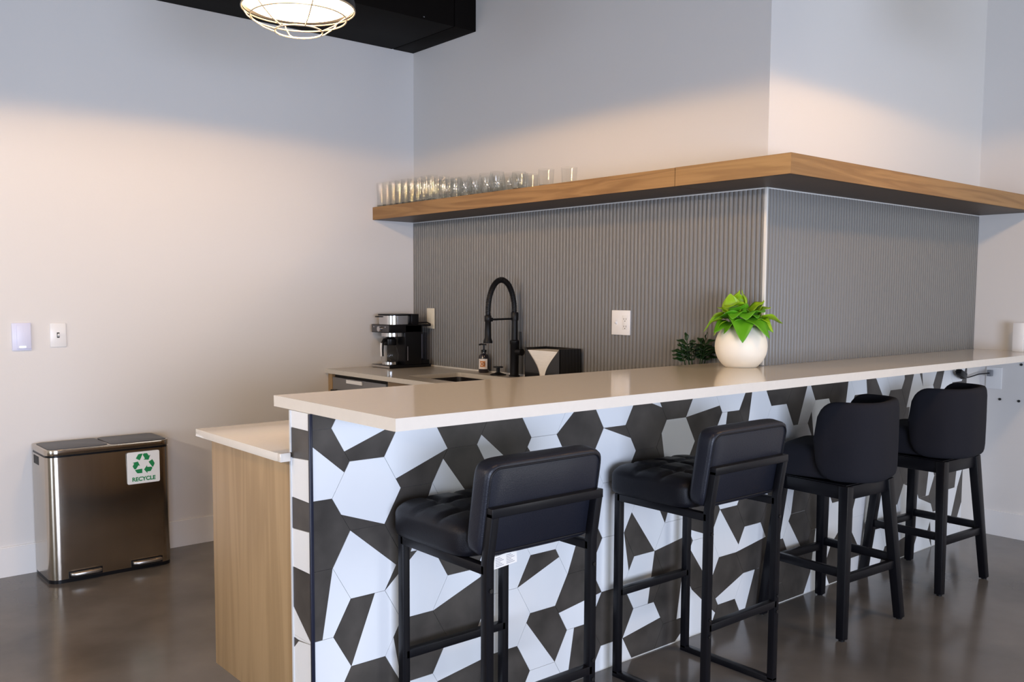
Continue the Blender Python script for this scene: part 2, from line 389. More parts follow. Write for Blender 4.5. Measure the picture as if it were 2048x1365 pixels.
# tile strip on the short end of the bar wall
en = MB()
pts_l = [1.034, .985, .896, .785, .695, .582]; pts_r = [1.034, .986, .907, .785, .703, .583]
strip = [(1.0345, 1.0345, .986, .986, 0), (.985, .985, .900, .907, 1), (.898, .905, .786, .785, 0), (.785, .784, .695, .703, 1), (.694, .702, .583, .584, 0)]
Y0e, Y1e = .006, .118
for zl0, zr0, zl1, zr1, q in strip:
    en.prism([(Y1e, zl0), (Y0e, zr0), (Y0e, zr1+.0008), (Y1e, zl1+.0008)], YZ, -.0005, .0085, q)
en.prism([(Y1e, .582), (Y0e, .583), (Y0e, .385), (Y1e, .472)], YZ, -.0005, .0085, 1)
en.prism([(Y1e, .471), (Y0e, .384), (Y1e, .384)], YZ, -.0005, .0085, 0)
en.prism([(Y1e, .383), (Y0e+.003, .383), (.085, .375), (Y1e, .377)], YZ, -.0005, .0085, 0)
en.prism([(Y1e, .375), (.083, .372), (Y1e, .34)], YZ, -.0005, .0085, 1)
en.prism([(Y0e, .382), (.083, .371), (Y1e, .338), (Y1e, .08), (Y0e, .16)], YZ, -.0005, .0085, 0)
en.prism([(Y0e, .159), (Y1e, .079), (Y1e, .004), (Y0e, .004)], YZ, -.0005, .0085, 1)
en.box((.002, Y0e, .001), (.009, Y1e, ZB-.001), 2)
en.build('end_tile_strip', [tile_w, tile_d, grout], bar, smooth=False)
MB().box((-.004, -.003, 0), (.006, .006, ZB-.0005)).build('corner_trim', black_trim, bar, bevel=.001)
MB().box((.006, -.0005, 0), (XT1-XW, .002, .004)).build('floor_bead', white_trim, bar)

tag(MB().prism([(X0, Y1), (XE-.001, Y1), (XE-.001, YC-.010), (XB-.012, YC-.010), (XB-.012, Y2), (X0, Y2)], XY, ZB, ZT).build('raised_worktop', quartz, smooth=False),
    'long pale quartz bar top over the tiled counter holding the round potted plant', 'countertop')

# lower peninsula worktop + oak cabinet
LX, LY1, LY2, LZ = 1.154, 2.3505, 2.949, .914
lb = .0248
tag(MB().prism([(LX+.015, LY1)]+[(XB-.013, LY1), (XB-.013, LY2), (LX, LY2), (LX, LY1+.015), (LX+.004, LY1+.004)], XY, LZ-lb, LZ).box((LX+.001, 2.336, LZ-lb), (XW-.005, 2.352, LZ))
    .build('lower_worktop', quartz, bevel=.0015), 'lower pale worktop sticking out behind the left end of the raised bar', 'countertop')
cab = thing('base_cabinet', 'oak base cabinet with plain end panel under the lower worktop left of the tiled bar', 'cabinet', (1.20, 2.355, 0))
MB().box((0, 0, .107), (.02, .575, LZ-lb)).build('end_panel', oak_end, cab, bevel=.001)
MB().box((.021, .003, .107), (2.0, .556, LZ-lb)).build('carcass', brown_m, cab, smooth=False)
MB().box((.10, .03, 0), (2.0, .49, .1065)).build('toe_kick', black_pl, cab, smooth=False)
for k in range(4):
    dr = MB().box((.03+k*.49, .557, .112), (.512+k*.49, .575, LZ-lb-.006)).build('door', oak_end, cab, bevel=.001)
    MB().box((.40+k*.49, .576, .70), (.412+k*.49, .60, .82)).build('handle', black_metal, dr, bevel=.002)

# back counter with sink
XC, CZ = 2.675, .9172; cb = .025
bt = MB()
SX0, SX1, SY0, SY1 = 2.80, 3.16, 3.42, 4.13
def ring_top():
    outer = [(XC, LY2+.0005), (XB-.0005, LY2+.0005), (XB-.0005, YA-.0005), (XC, YA-.0005)]
    inner = rrect((SX0+SX1)/2, (SY0+SY1)/2, SX1-SX0, SY1-SY0, .02, 4)
    bm = bmesh.new()
    vo = [bm.verts.new((x, y, CZ)) for x, y in outer]; vi = [bm.verts.new((x, y, CZ)) for x, y in inner]
    eo = [bm.edges.new((vo[i], vo[(i+1) % 4])) for i in range(4)]; ei = [bm.edges.new((vi[i], vi[(i+1) % len(vi)])) for i in range(len(vi))]
    bmesh.ops.triangle_fill(bm, edges=eo+ei, use_beauty=True)
    r = bmesh.ops.extrude_face_region(bm, geom=bm.faces[:])
    for v in r['geom']:
        if isinstance(v, bmesh.types.BMVert): v.co.z -= cb
    bmesh.ops.recalc_face_normals(bm, faces=bm.faces)
    me = bpy.data.meshes.new('back_worktop'); bm.to_mesh(me); bm.free(); me.materials.append(quartz_back)
    o = bpy.data.objects.new('back_worktop', me); COL.objects.link(o); return o
tag(ring_top(), 'grey quartz worktop against the fluted wall with the sink cut into it', 'countertop')
sk = MB()
ri = rrect((SX0+SX1)/2, (SY0+SY1)/2, SX1-SX0+.01, SY1-SY0+.01, .03, 5); n = len(ri)
vs = [(x, y, CZ-cb-.0005) for x, y in ri]+[(x, y, CZ-.22) for x, y in ri]+[((x-2.98)*1.06+2.98, (y-3.775)*1.03+3.775, CZ-cb-.0005) for x, y in ri]+[((x-2.98)*1.02+2.98, (y-3.775)*1.01+3.775, CZ-.225) for x, y in ri]
fs = [(i, (i+1) % n, n+(i+1) % n, n+i) for i in range(n)]+[tuple(range(n, 2*n))]+[(i, 2*n+i, 2*n+(i+1) % n, (i+1) % n) for i in range(n)]+[(2*n+i, 3*n+i, 3*n+(i+1) % n, 2*n+(i+1) % n) for i in range(n)]+[tuple(range(4*n-1, 3*n-1, -1))]
sk.add(vs, fs)
sink = thing('kitchen_sink', 'stainless undermount sink set in the grey back worktop', 'sink')
sk.build('basin', sink_m, sink)
MB().lathe([(.04, 0), (.04, .004), (.02, .004), (.02, .002)], (2.98, 3.775, CZ-.2195), 20).build('drain', chrome, sink)

bc = thing('base_cabinet', 'oak and brown base cabinet below the back worktop beside the white wall', 'cabinet', (XC+.02, LY2, 0))
H = CZ-cb-.0005
MB().box((0, YA-LY2-.045, 0), (XB-XC-.03, YA-LY2-.001, H)).build('end_panel', oak_end, bc, bevel=.001)
MB().box((.02, .02, .1), (XB-XC-.03, YA-LY2-.642, .68)).build('carcass', brown_m, bc, smooth=False)
MB().box((.05, .02, 0), (XB-XC-.03, YA-LY2-.642, .0995)).build('toe_kick', black_pl, bc, smooth=False)
for k, (a, b) in enumerate(((.025, .60), (.61, 1.21))):
    q = MB().box((0, a, .11), (.019, b, H-.004)).build('door', brown_m, bc, bevel=.001)
    MB().box((-.025, b-.06, .60), (-.001, b-.048, .75)).build('handle', black_metal, q, bevel=.002)
ap = thing('undercounter_fridge', 'grey undercounter appliance with dark top gap below the back worktop', 'appliance', (XC+.02, 4.17, 0))
MB().box((.02, .004, 0), (XB-XC-.04, .590, H-.002)).build('housing', black_pl, ap, smooth=False)
MB().box((0, .008, .10), (.018, .586, H-.02)).build('door_front', appl_m, ap, bevel=.002)
MB().box((-.006, .25, H-.045), (-.0005, .42, H-.025)).build('name_plate', plast_w, ap)
MB().box((-.03, .03, H-.11), (-.012, .56, H-.09)).box((-.012, .04, H-.11), (-.0005, .06, H-.09)).box((-.012, .53, H-.11), (-.0005, .55, H-.09)).build('handle', black_metal, ap, bevel=.002)

# ------------------------------------------------------------------ pendant lamps
def lamp(loc, label, power, col=(1, .58, .22)):
    t = thing('pendant_lamp', label, 'lamp', loc, 0, 'caged dome pendant lamps')
    MB().lathe([(.196, .0), (.202, .0), (.202, .02), (.19, .06), (.14, .12), (.06, .155), (.045, .20), (.0, .205)], n=48, cap=False).lathe([(.196, .001), (.185, .058), (.135, .115), (.0, .15)], n=48, cap=False).build('dome_shade', black_metal, t)
    MB().lathe([(.0, -.022), (.06, -.02), (.12, -.012), (.17, -.001), (.1945, .012)], n=48, cap=False).build('opal_diffuser', lamp_in, t)
    cg = MB()
    for r, z, rr in ((.200, -.004, .0028), (.170, -.034, .0028), (.084, -.082, .0028)):
        cg.tube([(r*math.cos(2*PI*k/48), r*math.sin(2*PI*k/48), z) for k in range(48)], rr, 8, closed=True)
    for k in range(6):
        a = 2*PI*k/6+.3; c, s = math.cos(a), math.sin(a)
        cg.tube([(.2*c, .2*s, -.004), (.188*c, .188*s, -.022), (.17*c, .17*s, -.036), (.128*c, .128*s, -.064), (.084*c, .084*s, -.082)], .0024, 8)
    cg.build('wire_cage', brass, t)
    MB().tube([(0, 0, .2), (0, 0, CEIL-loc[2]-.03)], .008, 12).build('stem', black_metal, t)
    MB().lathe([(.06, CEIL-loc[2]-.03), (.06, CEIL-loc[2])], n=24).build('canopy', black_metal, t)
    MB().lathe([(.005, .0), (.005, .012)], (.207, .03, .008), 8).build('knob', brass, t)
    L = bpy.data.lights.new('pendant_bulb', 'SPOT'); L.energy = power; L.color = col; L.shadow_soft_size = .09
    L.spot_size = math.radians(178.5); L.spot_blend = .07
    lo = bpy.data.objects.new('pendant_bulb', L); COL.objects.link(lo); lo.parent = t; lo.location = (0, 0, -.024)
    # the long lamp bulb throws most of its light sideways, less straight down
    L.use_nodes = True; N = L.node_tree.nodes; Lk = L.node_tree.links; em = N['Emission']
    tc = N.new('ShaderNodeTexCoord'); sp = N.new('ShaderNodeSeparateXYZ'); Lk.new(tc.outputs['Normal'], sp.inputs[0])
    ab = N.new('ShaderNodeMath'); ab.operation = 'ABSOLUTE'; Lk.new(sp.outputs['Z'], ab.inputs[0])
    mr = N.new('ShaderNodeMapRange'); mr.inputs['From Min'].default_value = .1; mr.inputs['From Max'].default_value = .85; mr.inputs['To Min'].default_value = 1.0; mr.inputs['To Max'].default_value = .30
    Lk.new(ab.outputs[0], mr.inputs['Value']); Lk.new(mr.outputs[0], em.inputs['Strength'])
    return t
LP = 98
lamp((1.60, 3.04, 2.385), 'lit dome pendant lamp with round wire cage hanging before the black duct', 92)
lamp((3.6, 1.0, 2.385), 'lit dome pendant lamp with wire cage over the floor beyond the bar stools', 62)
lamp((1.7, 1.0, 2.385), 'lit dome pendant lamp with wire cage above the near bar stools', 22)
lamp((-.3, 3.04, 2.385), 'lit dome pendant lamp with wire cage before the light switches', 48, (1, .72, .48))
lamp((-.5, 1.0, 2.385), 'lit dome pendant lamp with wire cage left of the camera', 18)
lamp((-2.5, 3.04, 2.385), 'added unseen dome pendant lamp far left, filling light along the long wall', 380, (1, .84, .70))  # extra lamp out of view, added to throw strong light along the walls
lamp((-2.5, 1.0, 2.385), 'added unseen dome pendant lamp far left, filling light from the open room', 190, (1, .80, .60))  # second added lamp out of view, strengthens the light from the left

# ------------------------------------------------------------------ metal bar stools
def pad(w, dd, h, r, gx, gy, n=30, bulge=.012, groove=.009, expo=7):
    """soft pad: top heightfield with stitched seams; returns verts (u,v,h) and faces"""
    vs = []; fs = []
    def edge(t):
        e = 1-r/(min(w, dd)/2)*1.0
        t = abs(t)
        return 1.0 if t < e else math.sqrt(max(0, 1-((t-e)/(1-e))**2))
    N1 = n+1
    for j in range(N1):
        for i in range(N1):
            s = math.sin((i/n*2-1)*PI/2*.999); t = math.sin((j/n*2-1)*PI/2*.999)
            m = max(abs(s), abs(t)); L = (abs(s)**expo+abs(t)**expo)**(1/expo); k = m/L if L > 1e-6 else 1
            x = s*k*w/2; y = t*k*dd/2
            e = min(edge(s), edge(t)); z = h-r*(1-e)
            if m < .999:
                fr = e**2
                bx_ = 1
                for g in gx: bx_ = min(bx_, 1-math.exp(-((x-g)/.010)**2))
                for g in gy: bx_ = min(bx_, 1-math.exp(-((y-g)/.010)**2))
                z += bulge*fr*(1-m*m)-groove*(1-bx_)*fr
            vs.append((x, y, z))
    for j in range(n):
        for i in range(n): fs.append((j*N1+i, j*N1+i+1, (j+1)*N1+i+1, (j+1)*N1+i))
    rim = [i for i in range(N1)]+[j*N1+n for j in range(1, N1)]+[n*N1+i for i in range(n-1, -1, -1)]+[j*N1 for j in range(n-1, 0, -1)]
    lvl = [(1.0, r*.5), (.985, r*.15), (.95, 0)]; prev = rim
    for k, z in lvl:
        cur = []
        for q in rim: x, y, _ = vs[q]; cur.append(len(vs)); vs.append((x*k, y*k, z))
        for a in range(len(rim)): b = (a+1) % len(rim); fs.append((prev[a], cur[a], cur[b], prev[b]))
        prev = cur
    fs.append(tuple(prev))
    return vs, fs
TB = .025
def metal_stool(loc, rz, label):
    t = thing('bar_stool', label, 'bar stool', loc, rz, 'padded metal-frame bar stools')
    hw, hf, hr = .2025-TB/2, .205-TB/2, -.205+TB/2
    for s, nm in ((-1, 'leg'), (1, 'leg')):
        x = s*hw
        MB().beam((x, hf, .012), (x, hf, .665), TB, TB).build('leg', black_metal, t, bevel=.002)
        q = MB()
        sec = [(hr, .012), (hr, .672), (hr-.022, .806)]; vs = []
        for yy, zz in sec: vs += [(x-TB/2, yy-TB/2, zz), (x+TB/2, yy-TB/2, zz), (x+TB/2, yy+TB/2, zz), (x-TB/2, yy+TB/2, zz)]
        q = q.add(vs, [(3, 2, 1, 0), (8, 9, 10, 11)]+[(b_+k, b_+(k+1) % 4, b_+4+(k+1) % 4, b_+4+k) for b_ in (0, 4) for k in range(4)]).build('leg', black_metal, t, bevel=.002)
        for zb_ in (.600, .318, .262): MB().tube([(x, hr-.0120, zb_), (x, hr-.017, zb_)], .006, 10).build('bolt', gloss_black, q)
        MB().box((x-TB/2, hr-TB/2, 0.0), (x+TB/2, hf+TB/2, .022)).build('base_rail', black_metal, t, bevel=.002)
        MB().box((x-TB/2, hr, .640), (x+TB/2, hf, .665)).build('side_rail', black_metal, t, bevel=.002)
    MB().box((-hw-TB/2, hr-.022-TB/2, .794), (hw+TB/2, hr-.022+TB/2, .819)).build('back_rail', black_metal, t, bevel=.002)
    MB().box((-hw, hf-TB/2, .296), (hw, hf+TB/2, .321)).build('footrest', black_metal, t, bevel=.002)
    MB().box((-hw, hr-TB/2, .276), (hw, hr+TB/2, .301)).build('rear_stretcher', black_metal, t, bevel=.002)
    MB().box((-hw, hf-TB/2, .640), (hw, hf+TB/2, .665)).build('front_rail', black_metal, t, bevel=.002)
    vs, fs = pad(.435, .365, .095, .035, (-.105, 0, .105), (-.06, .05), 40, .012, .013)
    MB().add([(x, y+.058, z+.6655) for x, y, z in vs], fs).build('seat', leather, t, ang=80)
    # backrest: slightly reclined pad, front face (tufted) looks to the bar, flat outer face to the room
    vs, fs = pad(.425, .262, .074, .03, (), (), 30, .006, 0, 9)
    R = Matrix.Rotation(math.radians(9.3), 4, 'X')
    out = []
    for x, y, z in vs:
        p = R @ Vector((x, z-.074, y)); out.append((p.x, p.y-.1272, p.z+.817))
    b = MB().add(out, fs).build('backrest', leather_back, t, ang=80)
    loop = []
    for a, c in rrect(0, 0, .398, .234, .03, 6):
        p = R @ Vector((a, -.0745, c)); loop.append((p.x, p.y-.1272, p.z+.817))
    MB().tube(loop, .003, 8, closed=True).build('piping', leather, b)
    return t
metal_stool((1.65, 1.98, 0), 0, 'black padded stool with square metal frame, nearest the left end of the bar')
ms = metal_stool((2.5525, 1.965, 0), 0, 'black padded stool with square metal frame, beside the wooden-legged stools')
tg = MB().box((0, -.0004, 0), (.085, .0004, .034)).build('care_tag', paper, None)
tg.location = (1.492, 1.80, .644); tg.rotation_euler = (0, math.radians(-3), math.radians(4)); tag(tg, 'white printed paper tag hanging under the seat of the nearest stool', 'tag')
tg.name = 'paper_tag'
ink = mat('grey_ink', (.35, .35, .38, 1), .8)
for j in range(2):
    pr = MB()
    for i in range(6): pr.box((.006+j*.04, -.0008, .005+i*.0044), (.036+j*.04-(i % 3)*.006, -.0005, .0067+i*.0044))
    pr.build('printed_lines', ink, tg)

# ------------------------------------------------------------------ swivel stools
def swivel_stool(loc, rz, label, brz=0):
    t = thing('bar_stool', label, 'bar stool', loc, rz, 'curved-back wooden-legged bar stools')
    def lerp(a, b, f): return a+(b-a)*f
    T, B = .148, .190
    def at(sx, sy, z): f = 1-z/.607; return (sx*lerp(T, B+.022, f), sy*lerp(T, B, f), z)
    for sx in (-1, 1):
        for sy in (-1, 1):
            q = MB().beam(at(sx, sy, .006), at(sx, sy, .605), .034, .034, (1, 0, 0), w2=.042, d2=.042).build('leg', black_wood, t, bevel=.003)
            MB().lathe([(.012, 0), (.012, .008)], (sx*(B+.022), sy*B, 0), 12).build('foot_glide', black_pl, q)
    ap_ = MB()
    for sx in (-1, 1):
        a = at(sx, -1, .578); b = at(sx, 1, .578); ap_.beam(a, b, .02, .055)
        a = at(-1, sx, .578); b = at(1, sx, .578); ap_.beam(a, b, .02, .055)
    ap_.box((-.15, -.15, .60), (.15, .15, .609)).build('apron', black_wood, t, bevel=.002)
    for (p, q, z) in (((-1, -1), (1, -1), .240), ((1, -1), (1, 1), .262), ((-1, 1), (1, 1), .240), ((-1, -1), (-1, 1), .262)):
        MB().beam(at(p[0], p[1], z), at(q[0], q[1], z), .022, .034).build('stretcher', black_wood, t, bevel=.002)
    MB().lathe([(.09, .609), (.09, .618)], n=24).build('swivel_plate', black_metal, t)
    vs, fs = pad(.345, .37, .125, .04, (), (), 30, .012, 0, 6)
    c, s = math.cos(brz), math.sin(brz)
    rot = lambda x, y: (c*x-s*y, s*x+c*y)
    MB().add([rot(x+.012, y+.022)+(z+.6185,) for x, y, z in vs], fs).build('seat', fabric, t, ang=80)
    # curved shell back
    a_, b_ = .218, .215; th = .045; NP = 56; vs = []; fs = []; z0, z1 = .618, .940; K = 20
    ang0, ang1 = math.radians(180-12), math.radians(360+12)
    ring = []
    for i in range(NP+1):
        f = i/NP; an = ang0+(ang1-ang0)*f
        ca, sa = math.cos(an), math.sin(an); e = 3.0
        rr = (abs(ca/a_)**e+abs(sa/b_)**e)**(-1/e)
        px_, py_ = rr*ca, rr*sa
        nx, ny = ca, sa
        # rounding of the wing ends
        dend = min(f, 1-f)*NP/9.0
        k = 1 if dend >= 1 else (1-(1-dend)**3.2)**(1/2.4)
        zc = (z0+z1)/2; hz = (z1-z0)/2*max(k, .02)
        taper = th/2*(.35+.65*min(1, min(f, 1-f)*NP/3))
        for q in range(K):
            w_ = 2*PI*q/K; cw, sw = math.cos(w_), math.sin(w_)
            se = 5.0; r_ = (abs(cw)**2.2+abs(sw)**se)**(-1/se) if True else 1
            uu = math.copysign(abs(cw)**.7, cw)*taper; zz = math.copysign(abs(sw)**.28, sw)*hz
            x = px_-nx*(th/2)+nx*uu; y = py_-ny*(th/2)+ny*uu
            xr, yr = rot(x, y-.005); vs.append((xr+.022, yr, zc+zz))
    for i in range(NP):
        for q in range(K): fs.append((i*K+q, i*K+(q+1) % K, (i+1)*K+(q+1) % K, (i+1)*K+q))
    fs += [tuple(range(K-1, -1, -1)), tuple(NP*K+q for q in range(K))]
    MB().add(vs, fs).build('backrest', fabric, t, ang=70)
    return t
swivel_stool((3.52, 2.0, 0), math.radians(-3), 'black stool with curved fabric back and wooden legs, beside the metal-frame stool', math.radians(15))
swivel_stool((4.375, 2.005, 0), math.radians(-3), 'black stool with curved fabric back and wooden legs, farthest one by the right wall', math.radians(9))

# ------------------------------------------------------------------ recycling bin
BX0, BX1, BY0, BY1 = 1.066, 1.640, 4.520, 4.790
b = thing('recycling_bin', 'wide stainless steel pedal bin with two grey lids and a green recycling sticker', 'bin', (BX0, BY0, 0))
wB, dB = BX1-BX0, BY1-BY0
def outline(inset=0, bow=.0, zf=0):
    pts = []
    r = .05
    def c(cx, cy, a0, rr): return [(cx+rr*math.cos(math.radians(a0+90*k/8)), cy+rr*math.sin(math.radians(a0+90*k/8))) for k in range(9)]
    pts += c(r, r, 180, r-inset)
    for k in range(1, 12): f = k/12; pts.append((r+(wB-2*r)*f, inset-bow*math.sin(PI*f)))
    pts += c(wB-r, r, 270, r-inset)
    pts += c(wB-.015, dB-.015, 0, .015-inset*.3); pts += c(.015, dB-.015, 90, .015-inset*.3)
    return pts
mb = MB(); zs = [.018, .1, .2, .3, .4, .5, .56, .598]; rows = []
for z in zs:
    f = (z-.018)/.58; rows.append([(x, y, z) for x, y in outline(.0, .006*math.sin(PI*f))])
n = len(rows[0]); vs = sum(rows, []); fs = []
for i in range(len(rows)-1):
    for k in range(n): fs.append((i*n+k, i*n+(k+1) % n, (i+1)*n+(k+1) % n, (i+1)*n+k))
fs += [tuple(range(n-1, -1, -1)), tuple((len(rows)-1)*n+k for k in range(n))]
mb.add(vs, fs).build('body', steel, b, ang=30)
MB().prism(outline(.002), XY, 0, .0178).build('base', black_pl, b)
MB().prism(outline(.004), XY, .5985, .607).build('lid_gap', black_pl, b)
MB().prism(outline(-.001), XY, .6072, .634).build('lid_rim', steel, b, bevel=.002)
for x0, x1 in ((.012, wB/2-.005), (wB/2+.005, wB-.012)):
    MB().prism(rrect((x0+x1)/2, dB/2, x1-x0, dB-.024, .03), XY, .6342, .637).build('lid', lid_m, b, bevel=.001)
MB().box((-.001, .145, .548), (.0015, .235, .588)).box((-.0015, .152, .554), (-.0008, .228, .582)).build('side_handle', dark_hole, b)
for px_ in (.085, .372):
    q = MB().prism([(px_, .002), (px_+.14, .002), (px_+.14, -.022), (px_+.12, -.034), (px_+.02, -.034), (px_, -.022)], XY, .033, .047).build('pedal', pedal_m, b, bevel=.003)
    MB().box((px_-.006, -.004, .02), (px_+.146, .003, .052)).build('pedal_slot', black_pl, q)
st = thing('recycling_sticker', 'white square sticker with green arrows and the word RECYCLE on the steel bin', 'sticker', (BX0+.435, BY0-.0085, .5095))
MB().prism(rrect(0, 0, .157, .157, .008), XZ, -.0005, .0022).build('sticker_sheet', mat('sticker_white', (.8, .82, .82, 1), .35), st)
ar = MB()
cz0 = .018
def rp(p, k):
    a = math.radians(120*k); return (p[0]*math.cos(a)-p[1]*math.sin(a), cz0+p[0]*math.sin(a)+p[1]*math.cos(a))
for k in range(3):
    # upper folded arrow: two pieces
    pa = [(-.0155, .0445), (-.0005, .0445), (.006, .034), (-.0085, .0085), (-.0265, .0190)]
    pa = [(-.0145, .0455), (-.0020, .0455), (-.0110, .0265), (-.0165, .0165), (-.0330, .0262), (-.0220, .0440)]
    pb = [(.0015, .0455), (.0165, .0455), (.0245, .0330), (.0310, .0368), (.0225, .0150), (.0000, .0180), (.0068, .0220), (-.0020, .0395)]
    if k == 0: pass
    for P_ in (pa, pb): ar.prism([rp((p[0]*1.1, p[1]*1.1), k) for p in P_], XZ, -.0012, -.0004)
ar.build('recycling_symbol', green_ink, st, smooth=False)
text('lettering', 'RECYCLE', .0275, green_ink, st, Matrix.Translation((0, -.001, -.057)) @ Matrix.Rotation(PI/2, 4, 'X'), bold=.0009)

# ------------------------------------------------------------------ wall switches and outlets
q = thing('dimmer_switch', 'pale lavender dimmer switch with a lit bar on the left wall, left of the toggle', 'switch', (1.0425, YA, 1.152))
MB().box((-.042, -.008, -.066), (.042, -.0005, .066)).build('plate', plast_lav, q, bevel=.002)
MB().box((-.022, -.0125, -.058), (.040, -.0082, .058)).build('paddle', plast_lav, q, bevel=.002)
MB().box((-.012, -.0132, -.052), (.016, -.0126, -.045)).build('indicator_light', led_m, q)
q = thing('light_switch', 'white toggle light switch on the left wall above the bin', 'switch', (1.205, YA, 1.156))
MB().box((-.037, -.007, -.059), (.037, -.0005, .059)).build('plate', plast_w, q, bevel=.003)
MB().box((-.006, -.0076, -.013), (.006, -.0071, .013)).build('toggle_slot', dark_hole, q)
MB().beam((0, -.006, -.004), (0, -.016, .004), .008, .010).build('toggle', plast_w, q, bevel=.001)
q = thing('wall_outlet', 'white double-gang plate with toggle and outlet on the fluted wall', 'outlet', (XB-.0095, 3.0235, 1.2285))
MB().box((-.007, -.060, -.060), (0, .060, .060)).build('plate', plast_w, q, bevel=.002)
MB().box((-.0085, -.046, -.035), (-.0071, -.012, .035)).build('receptacle', plast_w, q, bevel=.001)
h = MB()
for z in (.018, -.018):
    for y, hh in ((-.036, .009), (-.022, .007)): h.box((-.0090, y-.0012, z-hh/2), (-.0086, y+.0012, z+hh/2))
    h.box((-.0090, -.0315, z-.012), (-.0086, -.0265, z-.008))
h.build('socket_slots', dark_hole, q)
MB().beam((-.005, .026, -.006), (-.018, .026, .004), .008, .010).box((-.0078, .021, -.014), (-.0071, .031, .014)).build('toggle', plast_w, q)
q = thing('wall_outlet', 'ivory wall plate half hidden behind the coffee machine', 'outlet', (XB-.0095, 4.61, 1.213))
MB().box((-.006, -.039, -.063), (0, .039, .063)).build('plate', ivory, q, bevel=.002)
MB().box((-.007, -.017, -.034), (-.0061, .017, .034)).build('receptacle', ivory, q)
q = thing('wall_outlet', 'white outlet cover with a cable plugged in under the bar top on the right wall', 'outlet', (XE, 2.150, .900))
MB().box((-.012, -.040, -.062), (-.0005, .045, .062)).build('plate', plast_w, q, bevel=.003)
MB().box((-.040, .005, .010), (-.0125, .030, .045)).build('plug', mat('grey_plug', (.2, .21, .23, 1), .4), q, bevel=.003)
cbl = MB().tube([(XE-.04, 2.167, .928), (5.36, 2.19, .925), (5.28, 2.205, .912), (5.19, 2.212, .908), (5.12, 2.205, .93), (5.09, 2.20, .955)], .0035, 8)
tag(cbl.build('power_cable', black_pl), 'thin black cable running below the bar top to the right wall outlet', 'cable')
q = MB().beam((5.10, 2.19, .952), (5.20, 2.20, .922), .03, .032).build('power_adapter', black_pl, bevel=.004); tag(q, 'small black power adapter hanging on the cable under the bar top', 'adapter')
q = MB().box((4.86, 2.180, ZB-.052), (4.96, 2.2290, ZB-.0005)).build('mounting_bracket', black_pl, bevel=.003); tag(q, 'small black bracket fixed under the bar top against the tiles', 'bracket')
for i, (y, z, nm) in enumerate(((2.118, .781, 'left of the pair low on the right wall'), (2.018, .779, 'right of the pair low on the right wall'), (2.014, .984, 'single dark screw close under the bar top on the right wall'))):
    sc_ = MB().tube([(XE-.006, y, z), (XE-.0003, y, z)], .007, 12).build('wall_screw', dark_hole); tag(sc_, nm if 'single' in nm else 'dark screw, '+nm, 'screw', 'dark wall screws')
q = MB().box((XD-.10, 1.93, ZT), (XD-.085, 1.985, ZT+.155)).build('sign_holder', plast_w, bevel=.002)
tag(q, 'upright white panel standing on the far right end of the bar top', 'panel')

# ------------------------------------------------------------------ faucet
fct = thing('kitchen_faucet', 'matte black spring faucet with tall arched hose behind the sink', 'faucet', (3.24, 3.74, CZ))
MB().lathe([(.030, 0), (.030, .006), (.024, .010), (.024, .175), (.027, .18), (.027, .195), (.018, .20), (.0165, .318)], n=24).build('post', matte_black, fct)
hose = []
cx_, rx = -.095, .092
for k in range(25):
    a = PI*k/24; hose.append((cx_+rx*math.cos(a), 0, .355+.168*math.sin(a)))
hose = [(cx_+rx, 0, .31)]+hose+[(cx_-rx, 0, .31)]
mbh = MB().tube(hose, .0135, 14)
import itertools
mbh.build('spring_hose', matte_black, fct)
coil = []
NT = 60
def hp(f):
    x = f*(len(hose)-1); i = min(int(x), len(hose)-2); t_ = x-i
    return Vector(hose[i]).lerp(Vector(hose[i+1]), t_), (Vector(hose[i+1])-Vector(hose[i])).normalized()
for k in range(NT*8+1):
    p, tn = hp(k/(NT*8)); sd = Vector((0, 1, 0)); s2_ = tn.cross(sd); an = 2*PI*k/8
    coil.append(p+(sd*math.cos(an)+s2_*math.sin(an))*.0145)
MB().tube(coil, .0018, 5).build('spring', matte_black, fct)
MB().lathe([(.020, .305), (.021, .31), (.021, .345), (.018, .35)], (0, 0, 0), 20).build('collar', matte_black, fct)
MB().lathe([(.024, .188), (.025, .193), (.0245, .198), (.018, .215), (.016, .30), (.019, .305), (.019, .33), (.016, .335)], (cx_-rx, 0, 0), 20).build('spray_head', matte_black, fct)
MB().tube([(0, 0, .315), (cx_-rx, 0, .312)], .0055, 10).lathe([(.012, -.01), (.012, .01)], (cx_-rx+.018, 0, .312), 12).build('support_arm', matte_black, fct)
MB().tube([(.0, -.02, .135), (.0, -.062, .135)], .018, 16).tube([(.0, -.048, .14), (.004, -.040, .245)], .0075, 12).build('handle', matte_black, fct)
q = MB().lathe([(.045, 0), (.045, .004), (.022, .012), (.010, .016), (.010, .04), (.028, .042), (.028, .048)], (3.225, 3.86, CZ), 24, cap=True).build('sink_plunger', matte_black)
tag(q, 'small black round push knob on the worktop left of the faucet base', 'knob')

